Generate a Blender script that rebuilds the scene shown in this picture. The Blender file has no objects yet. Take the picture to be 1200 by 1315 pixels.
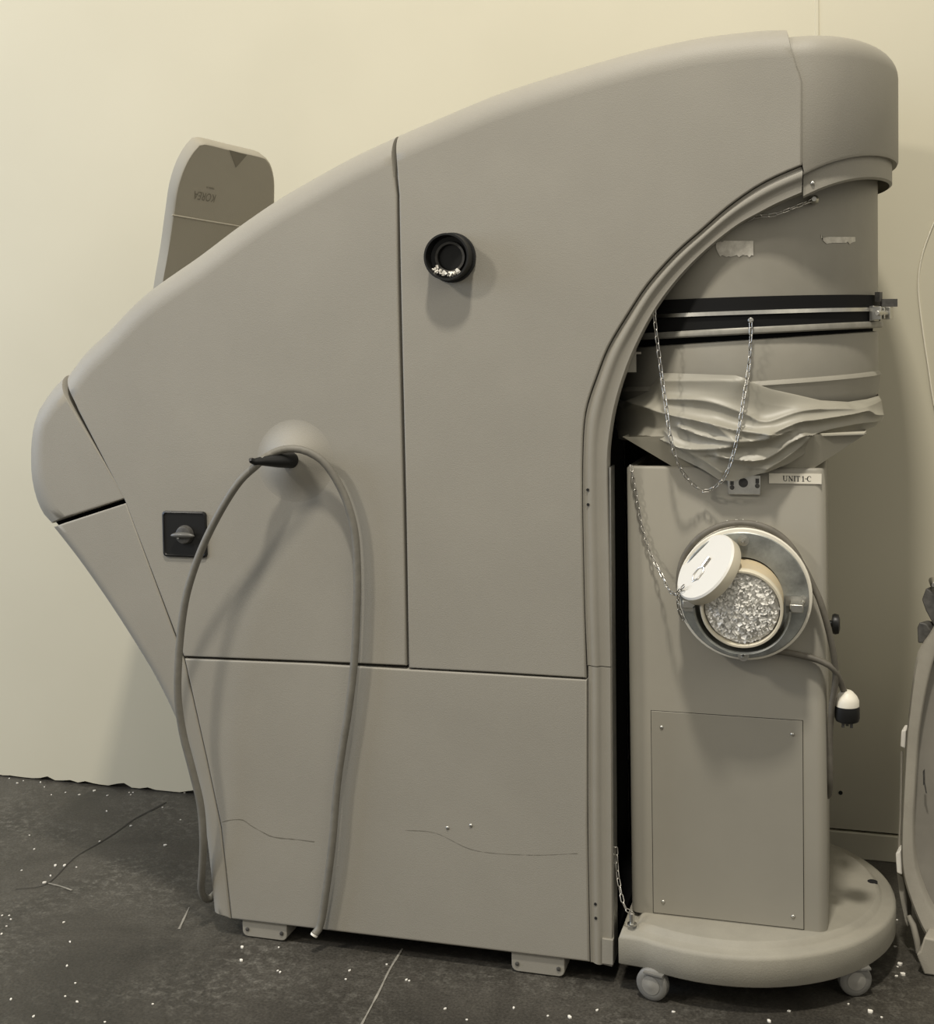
import bpy, bmesh, math, random
from mathutils import Vector, Matrix
random.seed(7)
rnd = random.Random(11)
PI = math.pi
S = bpy.context.scene
COL = S.collection

# ------------------------------------------------------------------ camera model (image taken as 1200 x 1315)
F, YAW, PIT, ROL, PX, PY, CH = 1632.76, .290965, .04496, -.017674, 600.07, 507.56, 1.5
FW = Vector((-math.sin(YAW)*math.cos(PIT), math.cos(YAW)*math.cos(PIT), -math.sin(PIT)))
R0 = Vector((math.cos(YAW), math.sin(YAW), 0)); U0 = R0.cross(FW)
RT = R0*math.cos(ROL)+U0*math.sin(ROL); UP = -R0*math.sin(ROL)+U0*math.cos(ROL)
CAM = Vector((0, 0, CH))
def ray(x, y): return FW+RT*((x-PX)/F)-UP*((y-PY)/F)
def onY(x, y, Y):
    d = ray(x, y); return CAM+d*(Y/d.y)
def onZ(x, y, z):
    d = ray(x, y); return CAM+d*((z-CH)/d.z)
def onP(x, y, p0, n):
    d = ray(x, y); return CAM+d*((p0-CAM).dot(n)/d.dot(n))

# ------------------------------------------------------------------ materials
def srgb(c):
    return tuple(((v/255)/12.92 if v/255 <= .04045 else ((v/255+.055)/1.055)**2.4) for v in c)
def mat(name, col, rough=.6, metal=0, var=.0, vscale=6, bump=0, bscale=300, spec=.5, col2=None, coat=0):
    m = bpy.data.materials.new(name); m.use_nodes = True
    nt = m.node_tree; b = nt.nodes['Principled BSDF']
    b.inputs['Base Color'].default_value = (*col, 1); b.inputs['Roughness'].default_value = rough
    b.inputs['Metallic'].default_value = metal; b.inputs['Specular IOR Level'].default_value = spec
    tc = nt.nodes.new('ShaderNodeTexCoord')
    if var or col2:
        n = nt.nodes.new('ShaderNodeTexNoise'); n.inputs['Scale'].default_value = vscale; n.inputs['Detail'].default_value = 6
        n.inputs['Roughness'].default_value = .62
        nt.links.new(tc.outputs['Object'], n.inputs['Vector'])
        r = nt.nodes.new('ShaderNodeValToRGB'); r.color_ramp.elements[0].position = .3; r.color_ramp.elements[1].position = .72
        c2 = col2 or tuple(v*(1+var) for v in col); c1 = col if col2 else tuple(v*(1-var) for v in col)
        r.color_ramp.elements[0].color = (*c1, 1); r.color_ramp.elements[1].color = (*c2, 1)
        nt.links.new(n.outputs['Fac'], r.inputs['Fac']); nt.links.new(r.outputs['Color'], b.inputs['Base Color'])
    if bump:
        n2 = nt.nodes.new('ShaderNodeTexNoise'); n2.inputs['Scale'].default_value = bscale; n2.inputs['Detail'].default_value = 3
        nt.links.new(tc.outputs['Object'], n2.inputs['Vector'])
        bp = nt.nodes.new('ShaderNodeBump'); bp.inputs['Strength'].default_value = bump; bp.inputs['Distance'].default_value = .002
        nt.links.new(n2.outputs['Fac'], bp.inputs['Height']); nt.links.new(bp.outputs['Normal'], b.inputs['Normal'])
    return m
PL = (.285, .268, .228)
M = dict(
    plastic=mat('grey_textured_plastic', PL, .55, var=.05, vscale=3, bump=.25, bscale=420, spec=.35),
    trim=mat('grey_trim_plastic', tuple(v*.97 for v in PL), .55, var=.06, vscale=5, bump=.2, bscale=420, spec=.35),
    cart=mat('dusty_cart_plastic', (.285, .268, .222), .65, var=.10, vscale=7, bump=.25, bscale=300, spec=.3),
    cabinet=mat('painted_sheet_metal', (.27, .254, .212), .5, var=.05, vscale=3, bump=.05, bscale=500, spec=.4),
    drum=mat('painted_drum_metal', (.26, .245, .205), .5, var=.10, vscale=4, spec=.35),
    flap=mat('beige_flap_plastic', (.30, .278, .225), .6, var=.03, vscale=5, bump=.2, bscale=420, spec=.3),
    black=mat('black_rubber', (.007, .007, .007), .75, spec=.2),
    dark=mat('shade_and_gap_black', (.008, .008, .008), .9, spec=.1),  # near-black that stands in for shade in recesses, also the panel joint
    blackp=mat('black_plastic', (.010, .010, .0095), .4, spec=.35),
    dusty=mat('dusty_black_plastic', (.065, .062, .056), .5, var=.5, vscale=60),
    knob=mat('worn_knob', (.10, .098, .09), .4),
    steel=mat('steel', (.55, .54, .5), .35, 1, var=.15, vscale=40),
    galv=mat('galvanised_steel', (.34, .35, .33), .42, .75, var=.45, vscale=14),
    chain=mat('zinc_chain', (.52, .50, .46), .3, 1, var=.25, vscale=90),
    bag=mat('plastic_film', (.29, .274, .225), .45, var=.06, vscale=8, spec=.5),
    funnel=mat('funnel_sheet', (.33, .31, .25), .5, var=.05),
    cord=mat('grey_cord', (.17, .16, .135), .55, var=.12, vscale=40, spec=.4),
    cord2=mat('brown_grey_cord', (.13, .118, .095), .6, var=.2, vscale=30),
    white=mat('white_plastic', (.74, .70, .60), .45),
    lid=mat('white_lid_plastic', (.66, .645, .60), .4),
    yellow=mat('yellowed_plastic', (.62, .50, .30), .4, col2=(.55, .47, .34), vscale=25),
    cream=mat('cream_plastic', (.62, .57, .45), .45),
    paper=mat('shredded_paper', (.62, .60, .55), .7, col2=(.88, .87, .83), vscale=110),
    scrap=mat('paper_flake', (.78, .75, .68), .8),
    label=mat('label_paper', (.72, .68, .58), .6), ink=mat('ink', (.02, .02, .02), .7),
    tape=mat('silver_tape', (.66, .63, .55), .4, .1, col2=(.42, .39, .33), vscale=60),
    dull=mat('dull_steel', (.24, .23, .20), .5, .3, var=.2, vscale=30),
    caster=mat('grey_caster', (.17, .165, .15), .5, var=.12, vscale=20), hub=mat('grey_hub', (.24, .23, .205), .5, var=.1, vscale=20), hole=mat('hole', (.006, .006, .006), .9),
    grime=mat('crack_grime', (.14, .128, .10), .7), wire=mat('bare_wire', (.72, .68, .56), .4),
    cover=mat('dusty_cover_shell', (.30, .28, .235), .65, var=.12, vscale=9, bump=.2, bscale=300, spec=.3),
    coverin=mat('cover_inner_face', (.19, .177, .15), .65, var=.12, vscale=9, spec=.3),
    ink2=mat('embossed_lettering', (.16, .145, .11), .7),
)

# ------------------------------------------------------------------ mesh builder
class MB:
    def __init__(s): s.v = []; s.f = []; s.mi = []
    def add(s, vs, fs, mi=0):
        o = len(s.v); s.v += [tuple(v) for v in vs]
        for f in fs: s.f.append([i+o for i in f]); s.mi.append(mi)
    def box(s, c, d, rot=None, mi=0):
        c = Vector(c); vs = []
        for z in (-1, 1):
            for x, y in ((-1, -1), (1, -1), (1, 1), (-1, 1)):
                p = Vector((x*d[0]/2, y*d[1]/2, z*d[2]/2))
                if rot: p = rot @ p
                vs.append(c+p)
        s.add(vs, [(3, 2, 1, 0), (4, 5, 6, 7), (0, 1, 5, 4), (1, 2, 6, 5), (2, 3, 7, 6), (3, 0, 4, 7)], mi)
    def lathe(s, p0, ax, prof, n=32, cap0=True, cap1=True, ph0=0, ph1=2*PI, mi=0):
        """prof: (r, h) along axis ax from p0"""
        p0 = Vector(p0); ax = Vector(ax).normalized()
        a = ax.orthogonal().normalized(); b = ax.cross(a)
        full = abs(ph1-ph0-2*PI) < 1e-6
        m = n if full else n+1
        vs = []; fs = []
        for r, h in prof:
            for i in range(m):
                t = ph0+(ph1-ph0)*i/n
                vs.append(p0+ax*h+(a*math.cos(t)+b*math.sin(t))*r)
        for k in range(len(prof)-1):
            for i in range(n):
                j = (i+1) % m if full else i+1
                fs.append((k*m+i, k*m+j, (k+1)*m+j, (k+1)*m+i))
        if full:
            if cap0: fs.append(tuple(range(m-1, -1, -1)))
            if cap1: fs.append(tuple((len(prof)-1)*m+i for i in range(m)))
        s.add(vs, fs, mi)
    def tube(s, path, r, n=10, closed=False, caps=True, mi=0):
        path = [Vector(p) for p in path]; N = len(path)
        rr = r if isinstance(r, (list, tuple)) else [r]*N
        T = []
        for i in range(N):
            if closed: t = path[(i+1) % N]-path[i-1]
            else: t = path[min(i+1, N-1)]-path[max(i-1, 0)]
            T.append(t.normalized())
        nrm = T[0].orthogonal().normalized(); vs = []; fs = []
        for i in range(N):
            nrm = (nrm-T[i]*nrm.dot(T[i])).normalized(); b = T[i].cross(nrm)
            for k in range(n):
                a = 2*PI*k/n; vs.append(path[i]+(nrm*math.cos(a)+b*math.sin(a))*rr[i])
        for i in range(N if closed else N-1):
            j = (i+1) % N
            for k in range(n): fs.append((i*n+k, i*n+(k+1) % n, j*n+(k+1) % n, j*n+k))
        if caps and not closed:
            fs.append(tuple(range(n-1, -1, -1))); fs.append(tuple((N-1)*n+k for k in range(n)))
        s.add(vs, fs, mi)
    def prism(s, poly, vec, mi=0):
        """closed polygon (3D points) extruded along vec"""
        n = len(poly); v = Vector(vec)
        vs = [Vector(p) for p in poly]+[Vector(p)+v for p in poly]
        fs = [tuple(range(n)), tuple(range(2*n-1, n-1, -1))]+[(i, i+n, (i+1) % n+n, (i+1) % n) for i in range(n)]
        s.add(vs, fs, mi)
    def grid(s, rows, mi=0, closed=False):
        h = len(rows); w = len(rows[0]); vs = [p for r in rows for p in r]; fs = []
        for i in range(h-1):
            for j in range(w if closed else w-1):
                k = (j+1) % w
                fs.append((i*w+j, i*w+k, (i+1)*w+k, (i+1)*w+j))
        s.add(vs, fs, mi)
    def build(s, name, m, parent=None, angle=38, smooth=True, fix=True, bevel=0):
        off = origin(parent) if parent else Vector((0, 0, 0))
        me = bpy.data.meshes.new(name)
        me.from_pydata([tuple(Vector(v)-off) for v in s.v], [], s.f)
        ms = m if isinstance(m, (list, tuple)) else [m]
        for x in ms: me.materials.append(M[x])
        for p, i in zip(me.polygons, s.mi): p.material_index = i
        if fix:
            bm = bmesh.new(); bm.from_mesh(me)
            bmesh.ops.recalc_face_normals(bm, faces=bm.faces); bm.to_mesh(me); bm.free()
        if smooth:
            for p in me.polygons: p.use_smooth = True
            me.set_sharp_from_angle(angle=math.radians(angle))
        o = bpy.data.objects.new(name, me); COL.objects.link(o)
        if parent: o.parent = parent
        if bevel:
            md = o.modifiers.new('bevel', 'BEVEL'); md.width = bevel; md.segments = 3; md.limit_method = 'ANGLE'
        return o
def origin(o):
    p = Vector((0, 0, 0))
    while o: p += o.location; o = o.parent
    return p
def tag(o, label=None, cat=None, group=None, kind=None):
    for k, v in (('label', label), ('category', cat), ('group', group), ('kind', kind)):
        if v: o[k] = v
    return o
def thing(name, loc, label, cat, group=None):
    o = bpy.data.objects.new(name, None); o.empty_display_size = .05; o.location = loc; COL.objects.link(o)
    return tag(o, label, cat, group)
def spline(pts, step=12):
    """Catmull-Rom through points (any dimension), resampled about every `step` units of the first two axes"""
    P = [Vector(p) for p in pts]; out = []
    for i in range(len(P)-1):
        p0 = P[i-1] if i else P[i]*2-P[i+1]; p1 = P[i]; p2 = P[i+1]; p3 = P[i+2] if i+2 < len(P) else P[i+1]*2-P[i]
        n = max(1, int((p2-p1).length/step+.5))
        for k in range(n):
            t = k/n
            out.append(.5*((2*p1)+(p2-p0)*t+(2*p0-5*p1+4*p2-p3)*t*t+(3*p1-p0-3*p2+p3)*t**3))
    out.append(P[-1]); return out
def resample(pts, n):
    P = [Vector(p) for p in pts]; L = [0]
    for a, b in zip(P, P[1:]): L.append(L[-1]+(b-a).length)
    out = []; j = 0
    for i in range(n):
        t = L[-1]*i/(n-1)
        while j < len(L)-2 and L[j+1] < t: j += 1
        k = (t-L[j])/max(1e-9, L[j+1]-L[j]); out.append(P[j].lerp(P[j+1], k))
    return out

D = 2.836          # plane of the machine's side face
T = .72            # depth of the machine
YB = D+T
WALL = 3.72

# ------------------------------------------------------------------ setting
def shader_wall():
    m = bpy.data.materials.new('cream_wall_paint'); m.use_nodes = True; nt = m.node_tree; b = nt.nodes['Principled BSDF']
    tc = nt.nodes.new('ShaderNodeTexCoord')
    n = nt.nodes.new('ShaderNodeTexNoise'); n.inputs['Scale'].default_value = 1.3; n.inputs['Detail'].default_value = 5
    r = nt.nodes.new('ShaderNodeValToRGB')
    r.color_ramp.elements[0].position = .3; r.color_ramp.elements[0].color = (.515, .482, .372, 1)
    r.color_ramp.elements[1].position = .75; r.color_ramp.elements[1].color = (.555, .52, .405, 1)
    nt.links.new(tc.outputs['Object'], n.inputs['Vector']); nt.links.new(n.outputs['Fac'], r.inputs['Fac']); nt.links.new(r.outputs['Color'], b.inputs['Base Color'])
    b.inputs['Roughness'].default_value = .6; b.inputs['Specular IOR Level'].default_value = .25
    n2 = nt.nodes.new('ShaderNodeTexNoise'); n2.inputs['Scale'].default_value = 160
    bp = nt.nodes.new('ShaderNodeBump'); bp.inputs['Strength'].default_value = .1; bp.inputs['Distance'].default_value = .001
    nt.links.new(tc.outputs['Object'], n2.inputs['Vector']); nt.links.new(n2.outputs['Fac'], bp.inputs['Height']); nt.links.new(bp.outputs['Normal'], b.inputs['Normal'])
    return m
M['wall'] = shader_wall()
def shader_floor():
    m = bpy.data.materials.new('stained_concrete'); m.use_nodes = True; nt = m.node_tree; b = nt.nodes['Principled BSDF']; N = nt.nodes.new; L = nt.links.new
    tc = N('ShaderNodeTexCoord')
    n = N('ShaderNodeTexNoise'); n.inputs['Scale'].default_value = 2.2; n.inputs['Detail'].default_value = 9; n.inputs['Roughness'].default_value = .65; n.inputs['Distortion'].default_value = .6
    L(tc.outputs['Object'], n.inputs['Vector'])
    r = N('ShaderNodeValToRGB'); e = r.color_ramp.elements
    e[0].position = .33; e[0].color = (.026, .024, .020, 1); e[1].position = .70; e[1].color = (.075, .069, .058, 1)
    x = e.new(.5); x.color = (.045, .041, .034, 1)
    L(n.outputs['Fac'], r.inputs['Fac'])
    # pale dust scuffs
    n2 = N('ShaderNodeTexNoise'); n2.inputs['Scale'].default_value = 38; n2.inputs['Detail'].default_value = 8; n2.inputs['Roughness'].default_value = .75
    L(tc.outputs['Object'], n2.inputs['Vector'])
    n3 = N('ShaderNodeTexNoise'); n3.inputs['Scale'].default_value = 3.1; n3.inputs['Detail'].default_value = 3
    L(tc.outputs['Object'], n3.inputs['Vector'])
    r2 = N('ShaderNodeValToRGB'); r2.color_ramp.elements[0].position = .48; r2.color_ramp.elements[1].position = .66
    r3 = N('ShaderNodeValToRGB'); r3.color_ramp.elements[0].position = .38; r3.color_ramp.elements[1].position = .68
    L(n2.outputs['Fac'], r2.inputs['Fac']); L(n3.outputs['Fac'], r3.inputs['Fac'])
    mu = N('ShaderNodeMath'); mu.operation = 'MULTIPLY'; L(r2.outputs['Color'], mu.inputs[0]); L(r3.outputs['Color'], mu.inputs[1])
    mu2 = N('ShaderNodeMath'); mu2.operation = 'MULTIPLY'; L(mu.outputs[0], mu2.inputs[0]); mu2.inputs[1].default_value = .85
    mx = N('ShaderNodeMixRGB'); L(mu2.outputs[0], mx.inputs['Fac']); L(r.outputs['Color'], mx.inputs['Color1']); mx.inputs['Color2'].default_value = (.15, .142, .122, 1)
    n4 = N('ShaderNodeTexNoise'); n4.inputs['Scale'].default_value = 150; n4.inputs['Detail'].default_value = 4; L(tc.outputs['Object'], n4.inputs['Vector'])
    r4 = N('ShaderNodeValToRGB'); r4.color_ramp.elements[0].position = .3; r4.color_ramp.elements[0].color = (.62, .62, .62, 1); r4.color_ramp.elements[1].position = .75; r4.color_ramp.elements[1].color = (1.35, 1.35, 1.35, 1)
    L(n4.outputs['Fac'], r4.inputs['Fac'])
    m4 = N('ShaderNodeMixRGB'); m4.blend_type = 'MULTIPLY'; m4.inputs['Fac'].default_value = 1; L(mx.outputs['Color'], m4.inputs['Color1']); L(r4.outputs['Color'], m4.inputs['Color2'])
    L(m4.outputs['Color'], b.inputs['Base Color'])
    b.inputs['Roughness'].default_value = .42; b.inputs['Specular IOR Level'].default_value = .35
    bp = N('ShaderNodeBump'); bp.inputs['Strength'].default_value = .25; bp.inputs['Distance'].default_value = .003
    L(n2.outputs['Fac'], bp.inputs['Height']); L(bp.outputs['Normal'], b.inputs['Normal'])
    return m
M['floor'] = shader_floor()
M['crackl'] = mat('pale_joint', (.25, .235, .20), .7, var=.3, vscale=30); M['crackd'] = mat('dark_joint', (.028, .025, .020), .7)

b = MB()
b.add([(-7, -5, 0), (5, -5, 0), (5, WALL+.1, 0), (-7, WALL+.1, 0)], [(0, 1, 2, 3)])
def strip(b, pts, w, mi):
    P = [onZ(x, y, .0012) for x, y in spline(pts, 8)]; vs = []; fs = []
    for i, p in enumerate(P):
        t = (P[min(i+1, len(P)-1)]-P[max(i-1, 0)]).normalized(); n = Vector((-t.y, t.x, 0))
        k = w*(.5+rnd.random()*.6)
        vs += [p+n*k/2, p-n*k/2]
        if i: fs.append((2*i-2, 2*i-1, 2*i+1, 2*i))
    b.add(vs, fs, mi)
strip(b, [(517, 1218), (500, 1246), (486, 1275), (462, 1320)], .006, 1)
strip(b, [(214, 1030), (195, 1040), (172, 1052), (150, 1068), (128, 1082)], .009, 2)
strip(b, [(128, 1082), (95, 1102), (60, 1135), (20, 1142)], .004, 2)
strip(b, [(62, 1134), (78, 1138), (92, 1143)], .006, 1)
strip(b, [(243, 1165), (236, 1180), (230, 1193)], .006, 1)
fl = b.build('floor', ['floor', 'crackl', 'crackd'], fix=False, smooth=False); fl['kind'] = 'structure'

b = MB()   # drywall sheet with a ragged foot
xs = [-7+.03*i for i in range(int(12/.03)+1)]
zb = [.004+max(0, rnd.gauss(.002, .006)) if x < -.75 else .082 for x in xs]
fr = [(x, WALL, z) for x, z in zip(xs, zb)]; n = len(xs)
b.add(fr+[(x, WALL, .2) for x in xs]+[(x, WALL+.016, z) for x, z in zip(xs, zb)]+[(-7, WALL, 6.5), (5, WALL, 6.5)],
      [(i, i+1, n+i+1, n+i) for i in range(n-1)]+[(i, 2*n+i, 2*n+i+1, i+1) for i in range(n-1)])
b.add([(-7, WALL, .2), (5, WALL, .2), (5, WALL, 6.5), (-7, WALL, 6.5)], [(0, 1, 2, 3)])
w = b.build('wall_back', 'wall', smooth=False, fix=False); w['kind'] = 'structure'
b = MB(); b.box((-1, WALL+.021, .1), (12, .008, .4)); o = b.build('trim_1', 'crackd', smooth=False); o['kind'] = 'structure'
b = MB(); b.box((2.1, WALL+.005, .0375), (5.7, .022, .075)); o = b.build('baseboard_right', 'wall', bevel=.003); o['kind'] = 'structure'
p = onY(1049.5, 20, WALL); b = MB(); b.box((p.x, WALL, 3.3), (.012, .005, 6.3)); o = b.build('trim_2', 'wall', bevel=.003); o['kind'] = 'structure'

# ------------------------------------------------------------------ the machine
mach = thing('industrial_machine', (-1.0, D+T/2, 0), 'tall grey moulded industrial machine with curved sloping top standing against cream wall', 'machine')

def panel(pts, rads, backs, K=9, seg=.0):
    """pts: (x,z) outline; edge i joins i,i+1 with fillet rads[i]; backs[i] is how far back that edge's wall runs"""
    # add a vertex along every seam edge next to a fillet edge
    P = []; Rr = []; B = []; n = len(pts)
    for i in range(n):
        P.append(Vector(pts[i])); Rr.append(rads[i]); B.append(backs[i])
        a, c = Vector(pts[i]), Vector(pts[(i+1) % n]); L = (c-a).length
        if rads[i] < .01:
            ins = []
            if rads[i-1] > .01: ins.append(min(1.5*rads[i-1], L*(.48 if rads[(i+1) % n] > .01 else .85)))
            if rads[(i+1) % n] > .01: ins.append(max(L-1.5*rads[(i+1) % n], L*(.52 if rads[i-1] > .01 else .15)))
            for d in ins: P.append(a+(c-a)*(d/L)); Rr.append(rads[i]); B.append(backs[i])
    n = len(P)
    area = sum(P[i].x*P[(i+1) % n].y-P[(i+1) % n].x*P[i].y for i in range(n))
    sg = 1 if area > 0 else -1
    N = []
    for i in range(n):
        e = (P[(i+1) % n]-P[i]).normalized(); N.append(Vector((-e.y, e.x))*sg)
    def off(i, dp, dn):
        a, c = N[i-1], N[i]; det = a.x*c.y-a.y*c.x
        if abs(det) < .12:
            m = (a+c).normalized(); return P[i]+m*((dp+dn)/2)
        return P[i]+Vector(((dp*c.y-dn*a.y)/det, (a.x*dn-c.x*dp)/det))
    # near the end of a fillet the inset leans towards the seam's own direction so that the skin never folds
    off0 = off; W = .22
    jun = [i for i in range(n) if (Rr[i] > .01) != (Rr[i-1] > .01)]
    cum = [0]
    for i in range(n): cum.append(cum[-1]+(P[(i+1) % n]-P[i]).length)
    def off(i, dp, dn):
        q = off0(i, dp, dn)
        if i in jun or Rr[i] < .01 or Rr[i-1] < .01: return q
        v = q-P[i]
        for j in jun:
            d = abs(cum[i]-cum[j]); d = min(d, cum[n]-d)
            if d < W:
                t = d/W; t = t*t*(3-2*t); r = max(Rr[j], Rr[j-1]); a = (dp+dn)/2/r
                vj = off0(j, Rr[j-1]*a, Rr[j]*a)-P[j]; v = vj.lerp(v, t)
        return P[i]+v
    rows = []
    rows.append([(P[i].x, D+max(B[i], B[i-1]), P[i].y) for i in range(n)])
    for k in range(K+1):
        a = k/K*PI/2; row = []
        for i in range(n):
            q = off(i, Rr[i-1]*(1-math.cos(a)), Rr[i]*(1-math.cos(a))); r = max(Rr[i], Rr[i-1])
            row.append((q.x, D+r*(1-math.sin(a)), q.y))
        rows.append(row)
    row = []
    for i in range(n):
        q = off(i, Rr[i-1]+.003, Rr[i]+.003); row.append((q.x, D, q.y))
    rows.append(row)
    b = MB(); b.grid(rows, closed=True)
    b.add(rows[-1], [tuple(range(n))])
    return b
def sil(pts, dy=.035, step=14): return [tuple((lambda p: (p.x, p.z))(onY(x, y, D+dy))) for x, y in spline(pts, step)]
def sm(pts, step=14): return [(lambda p: (p.x, p.z))(onY(x, y, D)) for x, y in spline(pts, step)]
def mk(segs):
    """segs: list of (points, radius, back); consecutive ends are joined"""
    P = []; R = []; B = []
    for pts, r, bk in segs:
        for q in pts[:-1]: P.append(q); R.append(r); B.append(bk)
    return panel(P, R, B)
SE = .004; SB = .05
TOP1 = [(86, 479), (108, 450), (133, 427), (183, 377), (253, 327), (302, 290), (353, 255), (400, 227.5), (450, 200), (507, 173)]
TOP2 = [(511, 171), (563, 149), (630, 121), (700, 97.5), (780, 73.5), (832, 59.5), (902, 45), (972, 36.5), (1010, 35)]
topL = sil(TOP1); topR = sil(TOP2)
seamA = [topL[-1]]+sm([(509.5, 250), (512, 400), (518, 650), (522, 855)], 60)
botA = sm([(522, 855), (400, 849.5), (236, 843)], 400)
upA = sm([(236, 843), (197, 740), (160, 643)], 400)+[topL[0]]
o = mk([(topL, .07, T), (seamA, SE, SB), (botA, SE, SB), (upA, SE, SB)]).build('front_panel', 'plastic', mach)
seamB = [topR[-1]]+sm([(1030, 105), (1030, 212)], 600)
OUT = [(1030, 212), (997, 226), (969, 241), (934, 266), (902, 294), (867, 325), (832, 364), (806, 403), (781, 445), (766, 483), (755, 515), (749.5, 545), (747.5, 595), (747.5, 663)]
archB = sm(OUT, 16)+sm([(747.5, 663), (750, 780), (753, 871)], 60)[1:]
botB = sm([(753, 871), (640, 864), (525, 858)], 400)
seamB2 = sm([(525, 858), (521.5, 650), (515.5, 400), (512.5, 250)], 60)+[topR[0]]
o = mk([(topR, .07, T), (seamB, SE, SB), (archB, SE, SB), (botB, SE, SB), (seamB2, SE, SB)]).build('upper_panel', 'plastic', mach)
lowL = sm([(297, 1180.5), (284, 1062), (265.5, 974), (237, 846)], 500)
o = mk([(sm([(237, 846), (400, 852.3), (524, 859.8)], 400), SE, SB), (sm([(524, 859.8), (640, 866.3), (754, 873.3)], 400), SE, SB), (sm([(754, 873.3), (754, 1060), (757, 1236)], 300), SE, SB),
        (sm([(757, 1236), (530, 1208.5), (297, 1180.5)], 400), .006, SB), (lowL, SE, SB)]).build('lower_panel', 'plastic', mach)
NOSE = [(84, 482), (72, 494), (61.6, 508), (52, 523), (46, 539), (41.5, 563), (40.5, 590), (42, 616), (48, 642), (57, 661), (67, 672)]
nose = sil(NOSE, .05)
o = mk([(nose, .07, T), ([nose[-1]]+sm([(161, 640)], 400), SE, SB), (sm([(161, 640)], 400)+[nose[0]], SE, SB)]).build('nose_cover', 'plastic', mach)
SK = [(71, 676), (103, 717), (137, 765), (164, 806), (192, 851), (206, 876), (219, 902), (235, 938), (247.5, 974), (263, 1044), (271, 1105), (275, 1145), (277, 1166)]
sk = sil(SK, .03)
o = mk([(sk, .034, T), ([sk[-1]]+sm([(296, 1180)], 400), SE, SB), (sm([(296, 1180), (283, 1062), (264.5, 974), (236, 848), (197, 742), (162, 646)], 500), SE, SB),
        (sm([(162, 646)], 400)+[sk[0]], SE, SB)]).build('nose_skirt', 'plastic', mach)

b = MB(); P4 = [onY(x, y, D+.045) for x, y in [(70, 668), (170, 630), (172, 662), (80, 680)]]; b.prism(P4, (0, .004, 0)); b.build('gap_shade', 'dark', mach, smooth=False)  # dark plate, recess shade under the nose put into its colour
# arch moulding
INN = [(1030, 248), (1000, 261), (975, 274), (945, 291), (905, 323), (870, 359), (840, 400), (815, 448), (800, 487), (790, 522), (784, 556), (781, 590), (781.5, 650)]
prof = [(0, .03), (0, .007), (.08, .0085), (.15, .0075), (.22, .005), (.33, .004), (.43, .005), (.51, .009), (.58, .012), (.97, .012), (1, .015), (1, .05)]
def moulding(po, pi, n):
    A = [onY(x, y, D+.006) for x, y in resample(spline([(p[0], p[1], 0) for p in po], 8), n) for _ in (0,)] if False else None
    a = resample([(p.x, p.y, 0) for p in spline([Vector((x, y)) for x, y in po], 8)], n)
    c = resample([(p.x, p.y, 0) for p in spline([Vector((x, y)) for x, y in pi], 8)], n)
    a = [onY(p.x, p.y, D+.004) for p in a]; c = [onY(p.x, p.y, D+.018) for p in c]
    rows = []
    for u, y in prof:
        rows.append([(A.x+(C.x-A.x)*u, D+y, A.z+(C.z-A.z)*u) for A, C in zip(a, c)])
    b = MB(); b.grid(rows); return b
b = moulding([(x+1.5, y+1) for x, y in OUT]+[(751.5, 780), (754.5, 854.6)], INN+[(784, 760), (785.5, 855.4)], 90)
o = b.build('arch_trim', 'trim', mach, fix=False, angle=50)
b = moulding([(755.5, 855.6), (755.5, 1060), (758.5, 1236)], [(785.5, 856.4), (786.5, 1060), (787.5, 1240)], 12)
q0, q1, q2 = onY(772, 1206, D), onY(787.5, 1208, D), onY(787.5, 1241, D); q3 = onY(759, 1237, D)
zs = [onY(773, 1207, D), onY(787, 1209, D), onY(787, 1240, D), onY(773, 1238, D)]
b.prism([(p.x, D+.004, p.z) for p in zs], (0, .04, 0))
bz = [onY(757, 1234, D), onY(787, 1238.5, D)]
o = b.build('lower_trim', 'trim', mach, fix=False, angle=50)
e0, e1 = onY(783.5, 600, D+.02), onY(788, 1236, D+.02)
b = MB(); b.prism([(onY(782.5, 600, D+.018).x, D+.019, e0.z), (onY(784.5, 600, D+.018).x, D+.019, e0.z), (onY(789, 1236, D+.018).x, D+.019, e1.z), (onY(786.8, 1236, D+.018).x, D+.019, e1.z)], (0, .05, 0))
tag(b.build('edge_strip', 'steel', mach), 'thin bare metal strip along the opening')

# near-black plates put the shade of the hollow into their colour
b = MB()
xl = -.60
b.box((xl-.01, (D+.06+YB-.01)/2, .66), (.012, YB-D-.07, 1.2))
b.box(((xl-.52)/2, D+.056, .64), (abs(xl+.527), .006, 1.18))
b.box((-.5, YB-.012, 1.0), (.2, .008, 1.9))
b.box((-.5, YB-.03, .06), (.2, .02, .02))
o = b.build('hollow_shade', 'dark', mach)
b = MB()   # back shell of the housing follows the same outline
back = [onY(x, y, D+.035) for x, y in TOP1+TOP2[:-1]]
lowb = [onY(x, y, D+.03) for x, y in [(787, 1236), (297, 1181), (263, 1044), (219, 900), (137, 765), (74, 679), (48, 642), (41.5, 563), (61.6, 508)]]
arb = [onY(x, y, D+.03) for x, y in [(1010, 230), (934, 275), (867, 335), (806, 420), (766, 500), (752, 560)]]
b.add([(p.x, YB-.002, p.z) for p in back+arb+lowb], [tuple(range(len(back+arb+lowb)))])
o = b.build('back_panel', 'trim', mach, fix=False, smooth=False)
b = MB(); bb = [onY(297, 1181, D), onY(757, 1236, D)]
b.box(((-1.485-.53)/2, D+.38, .056), (.94, .66, .012)); b.build('bottom_plate', 'dark', mach)

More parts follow.
